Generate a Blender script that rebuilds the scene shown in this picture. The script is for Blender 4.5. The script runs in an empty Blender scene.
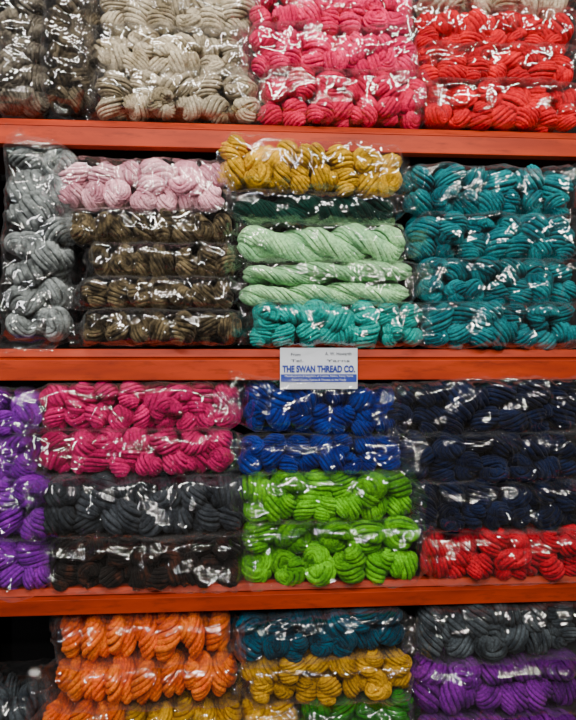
import bpy, math, random, bmesh
from mathutils import Vector, Matrix, noise, Euler
random.seed(7)
sc = bpy.context.scene
col = sc.collection

# ---------------- camera ----------------
YAW = math.radians(4.0); F = 623.0; D = 1.56
CAM = Vector((-D*math.tan(YAW), -D, 0.0))
dv = Vector((math.sin(YAW), math.cos(YAW), 0)); rv = Vector((math.cos(YAW), -math.sin(YAW), 0))
cam = bpy.data.cameras.new("camera"); co = bpy.data.objects.new("camera", cam); col.objects.link(co)
co.location = CAM; co.rotation_euler = (math.radians(90), 0, -YAW)
cam.sensor_fit = 'VERTICAL'; cam.sensor_height = 36; cam.lens = F/720*36
sc.camera = co
def P(u, v, y=0.0):
    """photo measurement -> position on the shelf front plane"""
    d = dv + rv*((u-288)/F) + Vector((0,0,1))*((360-v)/F)
    t = (y-CAM.y)/d.y
    p = CAM + d*t
    return p.x, p.z

def rgb(h):
    h = h.lstrip('#'); o = []
    for i in (0,2,4):
        c = int(h[i:i+2],16)/255
        o.append(c/12.92 if c <= 0.04045 else ((c+0.055)/1.055)**2.4)
    return (o[0],o[1],o[2],1)

# ---------------- materials ----------------
def new_mat(name):
    m = bpy.data.materials.new(name); m.use_nodes = True
    m.node_tree.nodes.clear()
    return m, m.node_tree.nodes, m.node_tree.links

def yarn_mat(name, c1, c2, var_scale=9.0, lo=0.4, hi=0.62):
    m, n, l = new_mat(name)
    out = n.new('ShaderNodeOutputMaterial'); b = n.new('ShaderNodeBsdfPrincipled')
    l.new(b.outputs[0], out.inputs[0])
    b.inputs['Roughness'].default_value = 0.9
    b.inputs['Specular IOR Level'].default_value = 0.06
    b.inputs['Sheen Weight'].default_value = 0.03
    oi = n.new('ShaderNodeObjectInfo'); ge = n.new('ShaderNodeNewGeometry')
    nz = n.new('ShaderNodeTexNoise'); nz.inputs['Scale'].default_value = var_scale; nz.inputs['Detail'].default_value = 3
    l.new(ge.outputs['Position'], nz.inputs['Vector'])
    r = n.new('ShaderNodeValToRGB'); r.color_ramp.elements[0].position = lo; r.color_ramp.elements[1].position = hi
    r.color_ramp.elements[0].color = rgb(c1); r.color_ramp.elements[1].color = rgb(c2)
    l.new(nz.outputs['Fac'], r.inputs[0])
    hs = n.new('ShaderNodeHueSaturation'); hs.inputs['Saturation'].default_value = 1.03
    mr = n.new('ShaderNodeMapRange'); mr.inputs['To Min'].default_value = 0.74; mr.inputs['To Max'].default_value = 1.18
    l.new(oi.outputs['Random'], mr.inputs['Value'])
    n3 = n.new('ShaderNodeTexNoise'); n3.inputs['Scale'].default_value = 170; n3.inputs['Detail'].default_value = 4
    l.new(ge.outputs['Position'], n3.inputs['Vector'])
    m3 = n.new('ShaderNodeMapRange'); m3.inputs['From Min'].default_value=.3; m3.inputs['From Max'].default_value=.7
    m3.inputs['To Min'].default_value = 0.6; m3.inputs['To Max'].default_value = 1.34
    l.new(n3.outputs['Fac'], m3.inputs['Value'])
    mu = n.new('ShaderNodeMath'); mu.operation='MULTIPLY'
    l.new(mr.outputs[0], mu.inputs[0]); l.new(m3.outputs[0], mu.inputs[1]); l.new(mu.outputs[0], hs.inputs['Value'])
    l.new(r.outputs[0], hs.inputs['Color']); l.new(hs.outputs[0], b.inputs['Base Color'])
    n2 = n.new('ShaderNodeTexNoise'); n2.inputs['Scale'].default_value = 300; n2.inputs['Detail'].default_value = 3
    l.new(ge.outputs['Position'], n2.inputs['Vector'])
    bp = n.new('ShaderNodeBump'); bp.inputs['Strength'].default_value = 0.8; bp.inputs['Distance'].default_value = 0.003
    l.new(n2.outputs['Fac'], bp.inputs['Height']); l.new(bp.outputs[0], b.inputs['Normal'])
    return m

def plastic_mat():
    m, n, l = new_mat("clear_crinkled_plastic")
    out = n.new('ShaderNodeOutputMaterial')
    tr = n.new('ShaderNodeBsdfTransparent'); tr.inputs[0].default_value = (0.985,0.985,0.99,1)
    gl = n.new('ShaderNodeBsdfGlossy'); gl.inputs['Roughness'].default_value = 0.07; gl.inputs[0].default_value = (1,1,1,1)
    df = n.new('ShaderNodeBsdfDiffuse'); df.inputs[0].default_value = (.85,.87,.9,1)
    mx = n.new('ShaderNodeMixShader'); mh = n.new('ShaderNodeMixShader')
    lw = n.new('ShaderNodeLayerWeight'); lw.inputs['Blend'].default_value = 0.5
    ge = n.new('ShaderNodeNewGeometry')
    mp = n.new('ShaderNodeMapping'); mp.inputs['Rotation'].default_value = (0.3,0.6,0.2); mp.inputs['Scale'].default_value = (.8,1.0,1.9)
    l.new(ge.outputs['Position'], mp.inputs[0])
    nz = n.new('ShaderNodeTexNoise'); nz.noise_type='RIDGED_MULTIFRACTAL'
    nz.inputs['Scale'].default_value = 9; nz.inputs['Detail'].default_value = 3; nz.inputs['Distortion'].default_value = 1.6
    l.new(mp.outputs[0], nz.inputs['Vector'])
    bp = n.new('ShaderNodeBump'); bp.inputs['Strength'].default_value = 0.8; bp.inputs['Distance'].default_value = 0.008
    l.new(nz.outputs['Fac'], bp.inputs['Height'])
    l.new(bp.outputs[0], gl.inputs['Normal']); l.new(bp.outputs[0], lw.inputs['Normal'])
    pw = n.new('ShaderNodeMath'); pw.operation='POWER'; pw.inputs[1].default_value = 3.0
    l.new(lw.outputs['Facing'], pw.inputs[0])
    ma = n.new('ShaderNodeMath'); ma.operation='MULTIPLY_ADD'; ma.inputs[1].default_value = 0.45; ma.inputs[2].default_value = 0.068
    ma.use_clamp = True
    l.new(pw.outputs[0], ma.inputs[0]); l.new(ma.outputs[0], mx.inputs[0])
    mb = n.new('ShaderNodeMath'); mb.operation='MULTIPLY_ADD'; mb.inputs[1].default_value = 0.06; mb.inputs[2].default_value = 0.0
    l.new(pw.outputs[0], mb.inputs[0]); l.new(mb.outputs[0], mh.inputs[0])
    l.new(tr.outputs[0], mh.inputs[1]); l.new(df.outputs[0], mh.inputs[2])
    l.new(mh.outputs[0], mx.inputs[1]); l.new(gl.outputs[0], mx.inputs[2]); l.new(mx.outputs[0], out.inputs[0])
    return m
PLASTIC = plastic_mat()

def paint_mat(name, c1, c2, rough=0.45, worn=None):
    m, n, l = new_mat(name)
    out = n.new('ShaderNodeOutputMaterial'); b = n.new('ShaderNodeBsdfPrincipled'); l.new(b.outputs[0], out.inputs[0])
    b.inputs['Roughness'].default_value = rough; b.inputs['Specular IOR Level'].default_value = .2
    tc = n.new('ShaderNodeTexCoord'); nz = n.new('ShaderNodeTexNoise'); nz.inputs['Scale'].default_value = 6; nz.inputs['Detail'].default_value = 8
    mp = n.new('ShaderNodeMapping'); mp.inputs['Scale'].default_value = (0.6,2,4)
    l.new(tc.outputs['Object'], mp.inputs[0]); l.new(mp.outputs[0], nz.inputs['Vector'])
    r = n.new('ShaderNodeValToRGB'); r.color_ramp.elements[0].position=.35; r.color_ramp.elements[1].position=.65
    r.color_ramp.elements[0].color = rgb(c1); r.color_ramp.elements[1].color = rgb(c2)
    l.new(nz.outputs['Fac'], r.inputs[0])
    if worn:
        n2 = n.new('ShaderNodeTexNoise'); n2.inputs['Scale'].default_value = 22; n2.inputs['Detail'].default_value = 8; n2.inputs['Roughness'].default_value=.7
        m2 = n.new('ShaderNodeMapping'); m2.inputs['Scale'].default_value = (0.5,2,2.5)
        l.new(tc.outputs['Object'], m2.inputs[0]); l.new(m2.outputs[0], n2.inputs['Vector'])
        r2 = n.new('ShaderNodeValToRGB'); r2.color_ramp.elements[0].position=.52; r2.color_ramp.elements[1].position=.74
        r2.color_ramp.elements[0].color=(0,0,0,1); r2.color_ramp.elements[1].color=(.8,.8,.8,1)
        l.new(n2.outputs['Fac'], r2.inputs[0])
        mx = n.new('ShaderNodeMix'); mx.data_type='RGBA'
        l.new(r2.outputs[0], mx.inputs['Factor']); l.new(r.outputs[0], mx.inputs['A']); mx.inputs['B'].default_value=rgb(worn)
        l.new(mx.outputs['Result'], b.inputs['Base Color'])
    else:
        l.new(r.outputs[0], b.inputs['Base Color'])
    return m
M_ORANGE = paint_mat("orange_painted_steel", "#7a1f05", "#982c06", .55, "#501404")
M_BOARD = paint_mat("dark_board", "#33201a", "#452a20", 0.8)
M_WALL = paint_mat("black_wall_paint", "#0b0b0d", "#121214", 0.9)
M_FLOOR = paint_mat("grey_floor", "#3a3836", "#4a4744", 0.7)

# ---------------- mesh helpers ----------------
def tube(V, Fc, pts, rad, frames, sides):
    base = len(V); n = len(pts)
    for i, p in enumerate(pts):
        N, B = frames[i]; r = rad[i]
        for k in range(sides):
            a = 2*math.pi*k/sides
            V.append(p + N*(r*math.cos(a)) + B*(r*math.sin(a)))
    for i in range(n-1):
        for k in range(sides):
            k2 = (k+1) % sides
            Fc.append((base+i*sides+k, base+i*sides+k2, base+(i+1)*sides+k2, base+(i+1)*sides+k))
    Fc.append(tuple(base+k for k in range(sides))[::-1])
    Fc.append(tuple(base+(n-1)*sides+k for k in range(sides)))

def frames_of(path):
    T = []
    n = len(path)
    for i in range(n):
        a = path[max(0,i-1)]; b = path[min(n-1,i+1)]
        T.append((b-a).normalized())
    up = Vector((0.13,0.31,0.94))
    N = (up - T[0]*up.dot(T[0])).normalized()
    fr = []
    for i in range(n):
        N = (N - T[i]*N.dot(T[i])).normalized()
        fr.append((N.copy(), T[i].cross(N)))
    return fr

def bundle(V, Fc, path, Rb, n, rs, twist, rnd):
    fr = frames_of(path); m = len(path)
    R = [Rb(i/(m-1)) for i in range(m)]
    ph0 = rnd.random()*6.28
    for s in range(n):
        pts = []; rad = []
        jr = 1 + rnd.uniform(-0.08, 0.12); jp = rnd.uniform(-0.14,0.14)
        for i in range(m):
            t = i/(m-1); N, B = fr[i]
            a = ph0 + 2*math.pi*s/n + jp + twist*t
            rr = max(R[i]*jr - rs, rs*0.3)
            pts.append(path[i] + N*(rr*math.cos(a)) + B*(rr*math.sin(a)))
            rad.append(rs*(0.55+0.45*min(1, R[i]/(Rb(0.5)*0.7))))
        f2 = frames_of(pts)
        tube(V, Fc, pts, rad, f2, 6)
    tube(V, Fc, path, [max(r-rs*1.6, rs*0.3) for r in R], fr, 8)

def mk_mesh(name, V, Fc, smooth=True):
    me = bpy.data.meshes.new(name); me.from_pydata([tuple(v) for v in V], [], Fc); me.update()
    if smooth: me.polygons.foreach_set('use_smooth', [True]*len(me.polygons))
    return me

def norm_mesh(V, sx, sy, sz):
    mn = [min(v[i] for v in V) for i in range(3)]; mxx = [max(v[i] for v in V) for i in range(3)]
    s = [sx,sy,sz]
    return [Vector(((v[i]-(mn[i]+mxx[i])/2)/(mxx[i]-mn[i])*s[i] for i in range(3))) for v in V]

def knot_variant(seed):
    rnd = random.Random(seed); V=[]; Fc=[]
    rs=.0064
    def arc(c, ra, a0, a1, rot, rb, n=9, tw=1.6):
        path=[]; M = Euler(rot).to_matrix()
        for i in range(28):
            a = a0+(a1-a0)*i/27
            path.append(c + M @ Vector((ra*math.cos(a), 0.12*ra*math.sin(3*a), ra*math.sin(a)*1.05)))
        bundle(V,Fc,path,lambda t:rb*(0.45+0.55*math.sin(math.pi*min(1,max(0,t)))**0.6), n, rs, tw, rnd)
    tilt = rnd.uniform(-1.4,1.4)
    arc(Vector((0,-.012,0)), .016, -0.7, math.pi+0.7, (rnd.uniform(-.5,.5), tilt, rnd.uniform(-.5,.5)), .031, 12, rnd.choice([-1,1])*rnd.uniform(2,3.4))
    arc(Vector((0,.004,-.010)), .022, -0.5, math.pi+0.5, (rnd.uniform(-.3,.3), tilt+math.pi+rnd.uniform(-.6,.6), rnd.uniform(.5,1.3)), .026, 11, rnd.choice([-1,1])*2.4)
    arc(Vector((0,.03,0)), .020, 0, 2*math.pi*0.9, (rnd.uniform(-.3,.3), rnd.random()*3, 0), .022, 9, 1.5)
    return mk_mesh("skein_knot", norm_mesh(V,1,1,1), Fc)
def coil_variant(seed, tilt=None):
    rnd = random.Random(seed); V=[]; Fc=[]
    tw = rnd.choice([-1,1])
    if tilt is None: tilt = rnd.uniform(0.2,1.1)*rnd.choice([-1,1])
    M = Euler((rnd.uniform(-.2,.2), tilt, rnd.uniform(-.3,.3))).to_matrix()
    ph=rnd.uniform(0,3)
    for k in range(2):
        path=[]
        for i in range(32):
            t=i/31; z=(t-.5)*.07; a = k*math.pi + tw*(t*math.pi*.9) + ph
            rr = .018*math.sin(math.pi*(0.08+.84*t))**0.5
            path.append(M @ Vector((rr*math.cos(a), rr*math.sin(a), z)))
        bundle(V,Fc,path,lambda t:.031*math.sin(math.pi*(0.07+.86*t))**0.5, 10, .0063, tw*4.4, rnd)
    return mk_mesh("skein_lump", norm_mesh(V,1,1,1), Fc)
def rope_variant(seed, pitch, L=.42, rs=.0055, n=12, tws=1.0):
    rnd = random.Random(seed); V=[]; Fc=[]
    m = int(L/0.005)
    p1, p2 = rnd.random()*6, rnd.random()*6
    for k in range(2):
        path=[]
        for i in range(m):
            t=i/(m-1); x=(t-.5)*L
            a = k*math.pi + 2*math.pi*(x/pitch) + .5*math.sin(x*14+p1)
            e = min(1, math.sin(math.pi*(0.02+.96*t))*3.0)
            rr = .021*e
            path.append(Vector((x, rr*math.cos(a)+.004*math.sin(x*19+p2), rr*math.sin(a)+.004*math.sin(x*23+p1))))
        bundle(V,Fc,path,lambda t:.027*min(1,(math.sin(math.pi*(0.015+.97*t))*4))**.6*(1+.1*math.sin(t*31+p1)), n, rs, tws*2*math.pi*L/pitch, rnd)
    return mk_mesh("skein_rope", norm_mesh(V,1,1,1), Fc)
KN = [knot_variant(i) for i in range(10)]
CO = [coil_variant(50+i) for i in range(10)]
CV = [coil_variant(150+i, random.uniform(-.3,.3)) for i in range(6)]
RO = [rope_variant(80+i, .15, rs=.006, n=10) for i in range(4)]
LO = [rope_variant(90+i, .26, rs=.0056, n=12, tws=1.5) for i in range(5)]

def sstep(a,b,x):
    t=min(1,max(0,(x-a)/(b-a))); return t*t*(3-2*t)
def bag_mesh(L, H, Dp, rnd, crumple=1.0):
    nu, nv = 160, 92
    V=[]; Fc=[]
    fl = [rnd.uniform(.014,.048), rnd.uniform(.014,.048)]
    kh = [rnd.uniform(.4,.95), rnd.uniform(.4,.95)]
    bz = [rnd.uniform(-.2,.2)*H, rnd.uniform(-.2,.2)*H]
    by = [rnd.uniform(-.45,-.1)*Dp, rnd.uniform(-.45,-.1)*Dp]
    off = Vector((rnd.uniform(0,50), rnd.uniform(0,50), rnd.uniform(0,50)))
    ang = rnd.uniform(-.9,.9); ca0,sa0=math.cos(ang),math.sin(ang)
    ex = 2/4.0
    N=noise.noise
    for i in range(nu+1):
        u = -1+2*i/nu
        e = 0 if u<0 else 1
        x = u*(L/2+fl[e]); s = (abs(x)-L/2)
        t = sstep(-.030,.018,s)
        hh = H/2*(1-t*(1-kh[e])); dd = Dp/2*(1-t*.95)
        cz = bz[e]*t; cy = by[e]*t
        shear = N(Vector((x*11,3,7))+off)*.55*(1-t)
        for j in range(nv):
            a = 2*math.pi*j/nv
            ca, sa = math.cos(a), math.sin(a)
            y = math.copysign(abs(ca)**ex, ca)*dd; z = math.copysign(abs(sa)**ex, sa)*hh
            p = Vector((x, y+cy, z+cz))
            if t>.5: p.x += .014*N(Vector((z*35,y*10,e*9))+off)*t
            rx = p.x*ca0+p.z*sa0; rz = -p.x*sa0+p.z*ca0
            w = N(p*12+off)*.03
            n1 = abs(N(Vector((rx*7+w*8, p.y*8, rz*15+w*10)) + off))
            n2 = abs(N(Vector((rz*14+w*20, p.y*20, rx*26)) + off*1.7))
            n3 = abs(N(Vector((p.x*48+p.z*30, p.y*50, p.z*56-p.x*20)) + off*.6))
            d = crumple*((.30-n1)*.026 + (.25-n2)*.020 + (.25-n3)*.007)*(1-.4*t)
            r = Vector((0, y/max(dd,.001), z/max(hh,.001)))
            if r.length>0: r.normalize()
            r.z*=.35
            p += r*max(d,-.005)
            p.y -= max(-.004, z*shear) if y<0 else 0
            if t>.2: p.y += ((.25-n2)*.035+(.25-n3)*.014)*t
            V.append(p)
    for i in range(nu):
        for j in range(nv):
            j2=(j+1)%nv
            Fc.append((i*nv+j, (i+1)*nv+j, (i+1)*nv+j2, i*nv+j2))
    me = mk_mesh("plastic_bag", V, Fc)
    me.materials.append(PLASTIC)
    return me

def add_part(name, me, parent, M, mat=None):
    o = bpy.data.objects.new(name, me); col.objects.link(o)
    o.parent = parent; o.matrix_local = M
    if mat:
        if not me.materials: me.materials.append(mat)
        o.material_slots[0].link = 'OBJECT'; o.material_slots[0].material = mat
    return o

MATS = {}
def getmat(c):
    if c[0] not in MATS:
        MATS[c[0]] = yarn_mat("yarn_"+c[0], *c[1:])
    return MATS[c[0]]

def pack(rect, colr, kind, label, group, rows=2, cols=6, tilt=0.0, vert=False, y=-.035, depth=.24, crumple=1.0):
    x0,x1,y0,y1 = rect
    rnd = random.Random(int(x0*7+y0*13+x1))
    um=(x0+x1)/2; vm=(y0+y1)/2; ym=y+.05
    X0,_ = P(x0,vm,ym); X1,_ = P(x1,vm,ym); _,Z1 = P(um,y0,ym); _,Z0 = P(um,y1,ym)
    W = X1-X0; Hh = Z1-Z0
    e = bpy.data.objects.new("yarn_pack", None); col.objects.link(e); e.empty_display_size=.05
    e.location = ((X0+X1)/2, y+depth/2, Z0)
    e["label"]=label; e["category"]="yarn pack"; e["group"]=group
    base = Matrix.Translation((0,0,Hh/2))
    if vert:
        base = base @ Matrix.Rotation(math.radians(90)+tilt, 4, 'Y'); L,H = Hh,W
    else:
        base = base @ Matrix.Rotation(tilt, 4, 'Y'); L,H = W,Hh
    mat = getmat(colr)
    fy = -depth/2+.006
    S = lambda a,b,c: Matrix.Diagonal((a,b,c,1))
    Li = L*.98; Hi=H*1.0
    if kind in ('knot','coil','mix','fan'):
        cw = Li/cols
        zs = {1:[0],2:[-.23*Hi,.23*Hi],3:[-.31*Hi,0,.31*Hi]}[rows]
        for r in range(rows):
            n = cols - (r%2)
            for c in range(n):
                cx = -Li/2 + (c+.5)*Li/n + rnd.uniform(-.12,.12)*cw
                cz = zs[r] + rnd.uniform(-.05,.05)*Hi
                if kind=='knot': lib=KN
                elif kind=='coil': lib=CV
                elif kind=='fan': lib=rnd.choice([KN,KN,CO])
                else: lib=rnd.choice([KN,CO,CO])
                me = rnd.choice(lib)
                big = rnd.random()<.25 and rows==2
                sz = Hi*{1:1.02,2:.62,3:.44}[rows]*rnd.uniform(.92,1.08)*(1.3 if big else 1)
                if big: cz*=.6
                sx = Li/n*rnd.uniform(1.08,1.28)*(1.2 if big else 1)
                edge = min(1,abs(cx)/(Li/2))
                sz *= 1-.12*edge**4
                dy = min(max(sx,sz),.1)
                cy = fy + .014 + dy/2 + rnd.uniform(0,.022) + .02*edge**3 - (.004 if big else 0)
                R = Matrix.Rotation((rnd.uniform(-.45,.45) if kind!='coil' else rnd.uniform(-.12,.12))+rnd.choice([0,math.pi]),4,'Y')
                add_part("yarn_skein", me, e, base@Matrix.Translation((cx,cy,cz))@S(sx,dy,sz)@R, mat)
        me = rnd.choice(RO)
        add_part("yarn_skein", me, e, base@Matrix.Translation((0,fy+depth*.60,0))@S(L*.92,depth*.55,H*.9), mat)
    else:
        lib = RO if kind=='rope' else LO
        rh = Hi/rows
        for r in range(rows):
            cz = -Hi/2+(r+.5)*rh
            me = rnd.choice(lib)
            dy=.095
            add_part("yarn_skein", me, e, base@Matrix.Translation((rnd.uniform(-.01,.01),fy+.014+dy/2+rnd.uniform(0,.008),cz))@Matrix.Rotation(rnd.uniform(-.04,.04),4,'Y')@Matrix.Rotation(rnd.choice([0,math.pi]),4,'Z')@S(Li,dy,rh*1.15), mat)
        me = rnd.choice(RO)
        add_part("yarn_skein", me, e, base@Matrix.Translation((0,fy+depth*.60,0))@S(L*.9,depth*.5,H*.88), mat)
    add_part("plastic_bag", bag_mesh(L, H*1.02, depth+.01, rnd, crumple), e, base)
    return e

# ---------------- colours ----------------
C = {
 'taupe':('taupe','#2c2823','#6a6458',40,.4,.62), 'umber':('umber','#221d15','#564d3e',40,.4,.64),
 'cream':('cream','#7c715a','#b8ad96',20,.38,.6), 'rose':('rose','#bc184c','#da3c6a',20,.38,.64),
 'rose2':('rose2','#b20e3c','#d02854',20,.38,.64), 'coral':('coral','#ac081c','#cc222c',20,.38,.64),
 'silver':('silver','#44494a','#8c9494',32,.38,.64), 'blush':('blush','#be8090','#e4b0bc',20,.38,.6),
 'khaki':('khaki','#241e14','#645840',40,.4,.64), 'mustard':('mustard','#967002','#c89a04',30,.4,.58),
 'bottle':('bottle','#03201a','#08362c'), 'mint':('mint','#7cb080','#9ccc96',20),
 'turq':('turq','#04827c','#18a298',20), 'teal':('teal','#004e58','#046e74',20),
 'magenta':('magenta','#980448','#c01062',20,.38,.64), 'charcoal':('charcoal','#1c2026','#383d43',20),
 'blue':('blue','#06145a','#0c2878',20),
 'lime':('lime','#3e8206','#60ac16',20), 'navy':('navy','#060b1e','#0d1834',20),
 'crimson':('crimson','#94041a','#b81024',20), 'orange':('orange','#d45000','#f07400',20),
 'dteal':('dteal','#022636','#064054',20), 'ochre':('ochre','#9c720a','#c4941a',20),
 'green':('green','#1a5a12','#2e7a22',20), 'slate':('slate','#22282e','#424a50',25),
 'purple':('purple','#480c60','#6c1c84',20), 'violet':('violet','#520a74','#78229a',20),
 'rust':('rust','#14100f','#40241a',30,.5,.7),
}
G1="bagged yarn packs on the upper shelf"; G2="bagged yarn packs on the middle shelf"
G3="bagged yarn packs on the lower shelf"; G4="bagged yarn packs on the bottom shelf"
bag = "clear plastic bag of "
# shelf 1
pack((-6,44,-40,113),C['taupe'],'mix',"upright "+bag+"mottled grey-brown yarn at shelf end",G1,rows=2,cols=7,vert=True)
pack((46,94,-50,108),C['umber'],'mix',"upright "+bag+"dark brown yarn beside cream yarn",G1,rows=2,cols=7,vert=True,tilt=.04)
for r in [(98,252,-14,30),(96,248,30,72),(93,258,71,117)]:
    pack(r,C['cream'],'mix',bag+"chunky cream beige yarn hanks, stacked",G1,rows=2,cols=6)
pack((250,412,-18,29),C['rose'],'mix',bag+"chunky rose pink yarn on top",G1,rows=2,cols=7)
pack((250,418,29,73),C['rose'],'mix',bag+"chunky rose pink yarn in mid pile",G1,rows=2,cols=7)
pack((258,428,72,123),C['rose2'],'mix',bag+"deep pink yarn resting on orange shelf",G1,rows=2,cols=7)
pack((420,574,-28,10),C['cream'],'mix',bag+"cream yarn on top of coral packs",G1,rows=1,cols=6)
pack((416,572,10,49),C['coral'],'mix',bag+"coral red yarn under cream pack",G1,rows=2,cols=7)
pack((418,576,48,83),C['coral'],'mix',bag+"coral red yarn in mid pile",G1,rows=2,cols=7)
pack((424,582,82,127),C['coral'],'mix',bag+"coral red yarn resting on orange shelf",G1,rows=2,cols=7)
# shelf 2
pack((4,70,140,343),C['silver'],'mix',"upright "+bag+"mottled silver grey yarn, beside brown packs",G2,rows=2,cols=7,vert=True,tilt=.03)
pack((57,226,160,209),C['blush'],'mix',bag+"pale blush pink yarn atop brown packs",G2,rows=2,cols=7)
pack((66,234,209,243),C['khaki'],'mix',bag+"mottled khaki brown yarn below pink pack",G2,rows=1,cols=8,tilt=-.03)
for r in [(88,236,243,277),(80,236,277,309),(80,240,309,345)]:
    pack(r,C['khaki'],'mix',bag+"mottled khaki brown yarn, stacked",G2,rows=1,cols=7)
pack((220,404,141,191),C['mustard'],'mix',bag+"mustard yellow yarn atop dark green pack",G2,rows=2,cols=8,tilt=.05,y=-.06)
pack((232,400,193,225),C['bottle'],'loose',bag+"dark bottle green yarn under mustard pack",G2,rows=1)
pack((234,408,225,261),C['mint'],'loose',bag+"pale mint green yarn under dark pack",G2,rows=1)
pack((240,416,261,304),C['mint'],'loose',bag+"pale mint green yarn on turquoise pack",G2,rows=2)
pack((252,424,302,347),C['turq'],'mix',bag+"turquoise yarn resting on orange shelf",G2,rows=2,cols=8)
for i,r in enumerate([(408,572,167,215),(413,576,214,260),(419,580,259,304),(426,582,303,348)]):
    pack(r,C['teal'],'mix',bag+"chunky teal yarn, stacked",G2,rows=2,cols=7)
# shelf 3
for r in [(-60,40,388,434),(-62,36,434,480),(-56,46,480,540),(-52,46,540,597)]:
    pack(r,C['violet'],'mix',bag+"bright violet yarn, stacked beside magenta packs",G3,rows=2,cols=4)
pack((40,240,382,430),C['magenta'],'mix',bag+"magenta pink yarn on top",G3,rows=2,cols=9)
pack((38,234,429,476),C['magenta'],'mix',bag+"magenta pink yarn above charcoal pack",G3,rows=2,cols=8)
pack((42,250,476,537),C['charcoal'],'mix',bag+"charcoal grey yarn under magenta packs",G3,rows=2,cols=7)
pack((48,244,537,590),C['rust'],'mix',bag+"black yarn with rust flecks",G3,rows=2,cols=8,crumple=1.3)
pack((244,400,380,434),C['blue'],'mix',bag+"royal blue yarn on top",G3,rows=2,cols=7,tilt=.06)
pack((240,400,435,473),C['blue'],'mix',bag+"royal blue yarn above lime packs",G3,rows=2,cols=8)
pack((242,412,472,522),C['lime'],'mix',bag+"lime green yarn under blue packs",G3,rows=2,cols=7)
pack((242,424,521,585),C['lime'],'fan',bag+"lime green yarn resting on orange shelf",G3,rows=2,cols=6)
pack((386,584,378,434),C['navy'],'mix',bag+"navy black yarn on top",G3,rows=2,cols=7,tilt=-.03,crumple=1.5)
pack((402,584,433,482),C['navy'],'mix',bag+"navy black yarn in mid pile",G3,rows=2,cols=7,crumple=1.3)
pack((412,584,481,531),C['navy'],'mix',bag+"navy black yarn above crimson pack",G3,rows=2,cols=7)
pack((424,586,531,582),C['crimson'],'mix',bag+"crimson red yarn under navy packs",G3,rows=2,cols=7)
# shelf 4
pack((54,232,614,664),C['orange'],'coil',bag+"bright orange yarn on top",G4,rows=1,cols=7)
pack((50,240,660,706),C['orange'],'coil',bag+"bright orange yarn above gold pack",G4,rows=1,cols=7)
pack((122,242,705,748),C['ochre'],'coil',bag+"gold yarn under orange packs",G4,rows=1,cols=5)
pack((40,122,705,750),C['orange'],'coil',bag+"orange yarn under the orange pile",G4,rows=1,cols=3)
pack((-60,42,690,750),C['slate'],'mix',bag+"dull grey yarn beside orange packs",G4,rows=1,cols=3,y=.03)
pack((236,406,610,658),C['dteal'],'mix',bag+"dark petrol blue yarn above ochre pack",G4,rows=2,cols=7,tilt=-.04)
pack((246,414,656,700),C['ochre'],'mix',bag+"golden ochre yarn under petrol pack",G4,rows=2,cols=7)
pack((300,414,698,746),C['green'],'mix',bag+"leaf green yarn under ochre pack",G4,rows=2,cols=5)
pack((240,300,702,748),C['ochre'],'mix',bag+"ochre yarn beside leaf green pack",G4,rows=1,cols=2)
pack((420,582,602,658),C['slate'],'mix',bag+"slate grey yarn atop purple pack",G4,rows=2,cols=6)
pack((416,582,657,714),C['purple'],'mix',bag+"purple yarn under slate grey pack",G4,rows=2,cols=6)
pack((416,582,714,750),C['purple'],'rope',bag+"purple yarn resting on bottom shelf",G4,rows=1)

# ---------------- shelving ----------------
FZ = -1.45
XLp = P(-86,360)[0]; XRp = P(606,360)[0]
XL=XLp-.03; XR=XRp+.03
unit = bpy.data.objects.new("shelving_unit", None); col.objects.link(unit); unit.location=((XL+XR)/2,.22,FZ)
unit["label"]="orange painted steel shelving rack filled with bagged yarn"; unit["category"]="shelf"
def prof_mesh(name, prof, x0, x1, mat):
    n=len(prof); V=[Vector((x0,a,b)) for a,b in prof]+[Vector((x1,a,b)) for a,b in prof]
    Fc=[tuple(range(n)), tuple(range(2*n-1,n-1,-1))]
    for i in range(n):
        j=(i+1)%n; Fc.append((i,i+n,j+n,j))
    me=mk_mesh(name,V,Fc,False); me.materials.append(mat)
    bm=bmesh.new(); bm.from_mesh(me); bmesh.ops.recalc_face_normals(bm, faces=bm.faces); bm.to_mesh(me); bm.free()
    return me
def addU(name, me, lab=None):
    o=bpy.data.objects.new(name,me); col.objects.link(o); o.parent=unit; o.matrix_parent_inverse=Matrix.Translation(-unit.location)
    b=o.modifiers.new("bevel",'BEVEL'); b.width=.002; b.segments=2; b.limit_method='ANGLE'
    if lab: o["label"]=lab
    return o
for (vt,vb) in [(122,150),(349,380),(586,609),(752,785)]:
    zt=P(288,vt)[1]; zb=P(288,vb)[1]; h=zt-zb
    prof=[(.024,zt),(.014,zt-h*.26),(.020,zt-h*.30),(.0,zt-h*.36),(.0,zb),(.03,zb),(.03,zb+.006),(.05,zb+.006),(.05,zt)]
    addU("shelf_beam", prof_mesh("shelf_beam",prof,XL,XR,M_ORANGE))
    addU("shelf_board", prof_mesh("shelf_board",[(.05,zt),(.05,zt-.02),(.44,zt-.02),(.44,zt)],XL,XR,M_BOARD),"dark wooden shelf board")
for x,y in [(XLp,.005),(XRp,.005),(XLp,.42),(XRp,.42)]:
    prof=[(y,FZ),(y+.04,FZ),(y+.04,1.3),(y,1.3)]
    addU("upright", prof_mesh("upright",prof,x-.025,x+.025,M_ORANGE))

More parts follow.
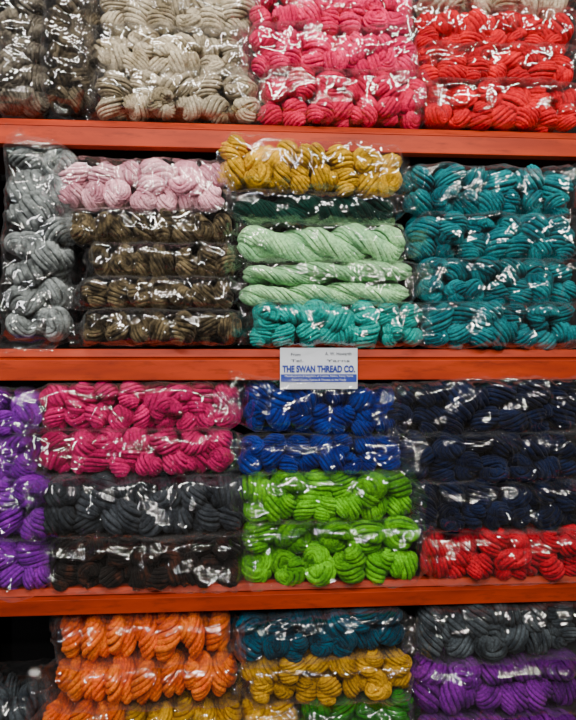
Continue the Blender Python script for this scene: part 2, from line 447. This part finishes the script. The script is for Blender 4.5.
# ---------------- sign ----------------
def flat_mat(name,c,r=.5):
    m,n,l=new_mat(name); out=n.new('ShaderNodeOutputMaterial'); b=n.new('ShaderNodeBsdfPrincipled'); l.new(b.outputs[0],out.inputs[0])
    b.inputs['Base Color'].default_value=rgb(c); b.inputs['Roughness'].default_value=r; return m
M_CARD=flat_mat("white_card","#b8bec8"); M_INK=flat_mat("navy_ink","#0e2a80"); M_GREY=flat_mat("grey_ink","#3c4250")
sx0,sz0=P(280,389); sx1,sz1=P(357,348)
SW=sx1-sx0; SH=sz1-sz0
sign=bpy.data.objects.new("sign",None); col.objects.link(sign); sign.location=((sx0+sx1)/2,-.006,sz0)
sign["label"]="white supplier card with navy lettering fixed to orange shelf edge"; sign["category"]="sign"
def quad(name,x0,x1,z0,z1,y,mat,th=.0012):
    V=[Vector(p) for p in [(x0,y,z0),(x1,y,z0),(x1,y,z1),(x0,y,z1),(x0,y+th,z0),(x1,y+th,z0),(x1,y+th,z1),(x0,y+th,z1)]]
    Fc=[(0,1,2,3),(5,4,7,6),(4,0,3,7),(1,5,6,2),(3,2,6,7),(4,5,1,0)]
    me=mk_mesh(name,V,Fc,False); me.materials.append(mat)
    o=bpy.data.objects.new(name,me); col.objects.link(o); o.parent=sign; return o
quad("card",-SW/2,SW/2,0,SH,0,M_CARD)
quad("printed_band",-SW/2+.002,SW/2-.002,SH*.17,SH*.36,-.0012,M_INK)
def txt(s,x,z,size,mat,w=None,align='CENTER',bold=0):
    cu=bpy.data.curves.new("lettering",'FONT'); cu.body=s; cu.size=size; cu.align_x=align; cu.align_y='CENTER'; cu.extrude=.0002; cu.offset=bold
    o=bpy.data.objects.new("tmp",cu); col.objects.link(o)
    bpy.context.view_layer.update()
    me=bpy.data.meshes.new_from_object(o.evaluated_get(bpy.context.evaluated_depsgraph_get()))
    wd=o.dimensions.x; bpy.data.objects.remove(o)
    me.materials.clear(); me.materials.append(mat)
    t=bpy.data.objects.new("lettering",me); col.objects.link(t); t.parent=sign
    k=(w/wd) if w else 1
    t.location=(x,-.0016,z); t.rotation_euler=(math.radians(90),0,0); t.scale=(k,1,1)
    return t
txt("THE SWAN THREAD CO.",0,SH*.48,.023,M_INK,SW*.94,bold=.0010)
txt("Manufacturers & Suppliers of Cotton, Nylon, Fancy Yarns",0,SH*.315,.007,M_CARD,SW*.88)
txt("Ropes, Cords, Twines & Threads to the Trade",0,SH*.22,.007,M_CARD,SW*.7)
txt("From",-SW*.3,SH*.84,.010,M_GREY,SW*.12)
txt("A. W. Howarth",SW*.25,SH*.86,.011,M_GREY,SW*.34)
txt("Tel.",-SW*.28,SH*.69,.009,M_GREY,SW*.16)
txt("Yarns",SW*.25,SH*.69,.009,M_GREY,SW*.3)

# ---------------- room ----------------
def slab(name,p0,p1,mat):
    x0,y0,z0=p0;x1,y1,z1=p1
    V=[Vector((x,y,z)) for z in (z0,z1) for y in (y0,y1) for x in (x0,x1)]
    Fc=[(0,2,3,1),(4,5,7,6),(0,1,5,4),(2,6,7,3),(0,4,6,2),(1,3,7,5)]
    me=mk_mesh(name,V,Fc,False); me.materials.append(mat)
    o=bpy.data.objects.new(name,me); col.objects.link(o); o["kind"]="structure"; return o
slab("wall_back",(-3,.48,FZ),(3,.55,1.9),M_WALL)
slab("floor",(-3,-4.5,FZ-.05),(3,.55,FZ),M_FLOOR)

# ---------------- lights ----------------
def area(name,loc,tgt,sx,sy,pw,colr=(1,1,1)):
    l=bpy.data.lights.new(name,'AREA'); l.shape='RECTANGLE'; l.size=sx; l.size_y=sy; l.energy=pw; l.color=colr
    o=bpy.data.objects.new(name,l); col.objects.link(o); o.location=loc
    o.rotation_euler=(Vector(tgt)-Vector(loc)).to_track_quat('-Z','Y').to_euler()
warm=(1,.94,.85)
area("tube_or_added_light",(-.7,-1.2,1.75),(-.2,0,-.3),1.2,.07,48,warm)
area("tube_or_added_light",(.9,-1.4,1.75),(.3,0,-.3),1.2,.07,48,warm)
area("tube_or_added_light",(-.9,-2.6,1.8),(-.2,0,-.2),1.2,.07,42,warm)  # rows behind the camera: unseen, added for more glints on the plastic
area("tube_or_added_light",(.9,-2.7,1.8),(.3,0,-.2),1.2,.07,42,warm)
area("tube_or_added_light",(0.1,-4.0,1.7),(0,0,0),1.6,.08,46,warm)
area("tube_or_added_light",(-1.9,-1.6,.5),(0,0,-.3),.07,1.2,14,(.98,.97,1))  # unseen side fill, added to brighten the dark lower left
w=bpy.data.worlds.new("world"); sc.world=w; w.use_nodes=True
w.node_tree.nodes['Background'].inputs[0].default_value=(.94,.87,.80,1); w.node_tree.nodes['Background'].inputs[1].default_value=.12
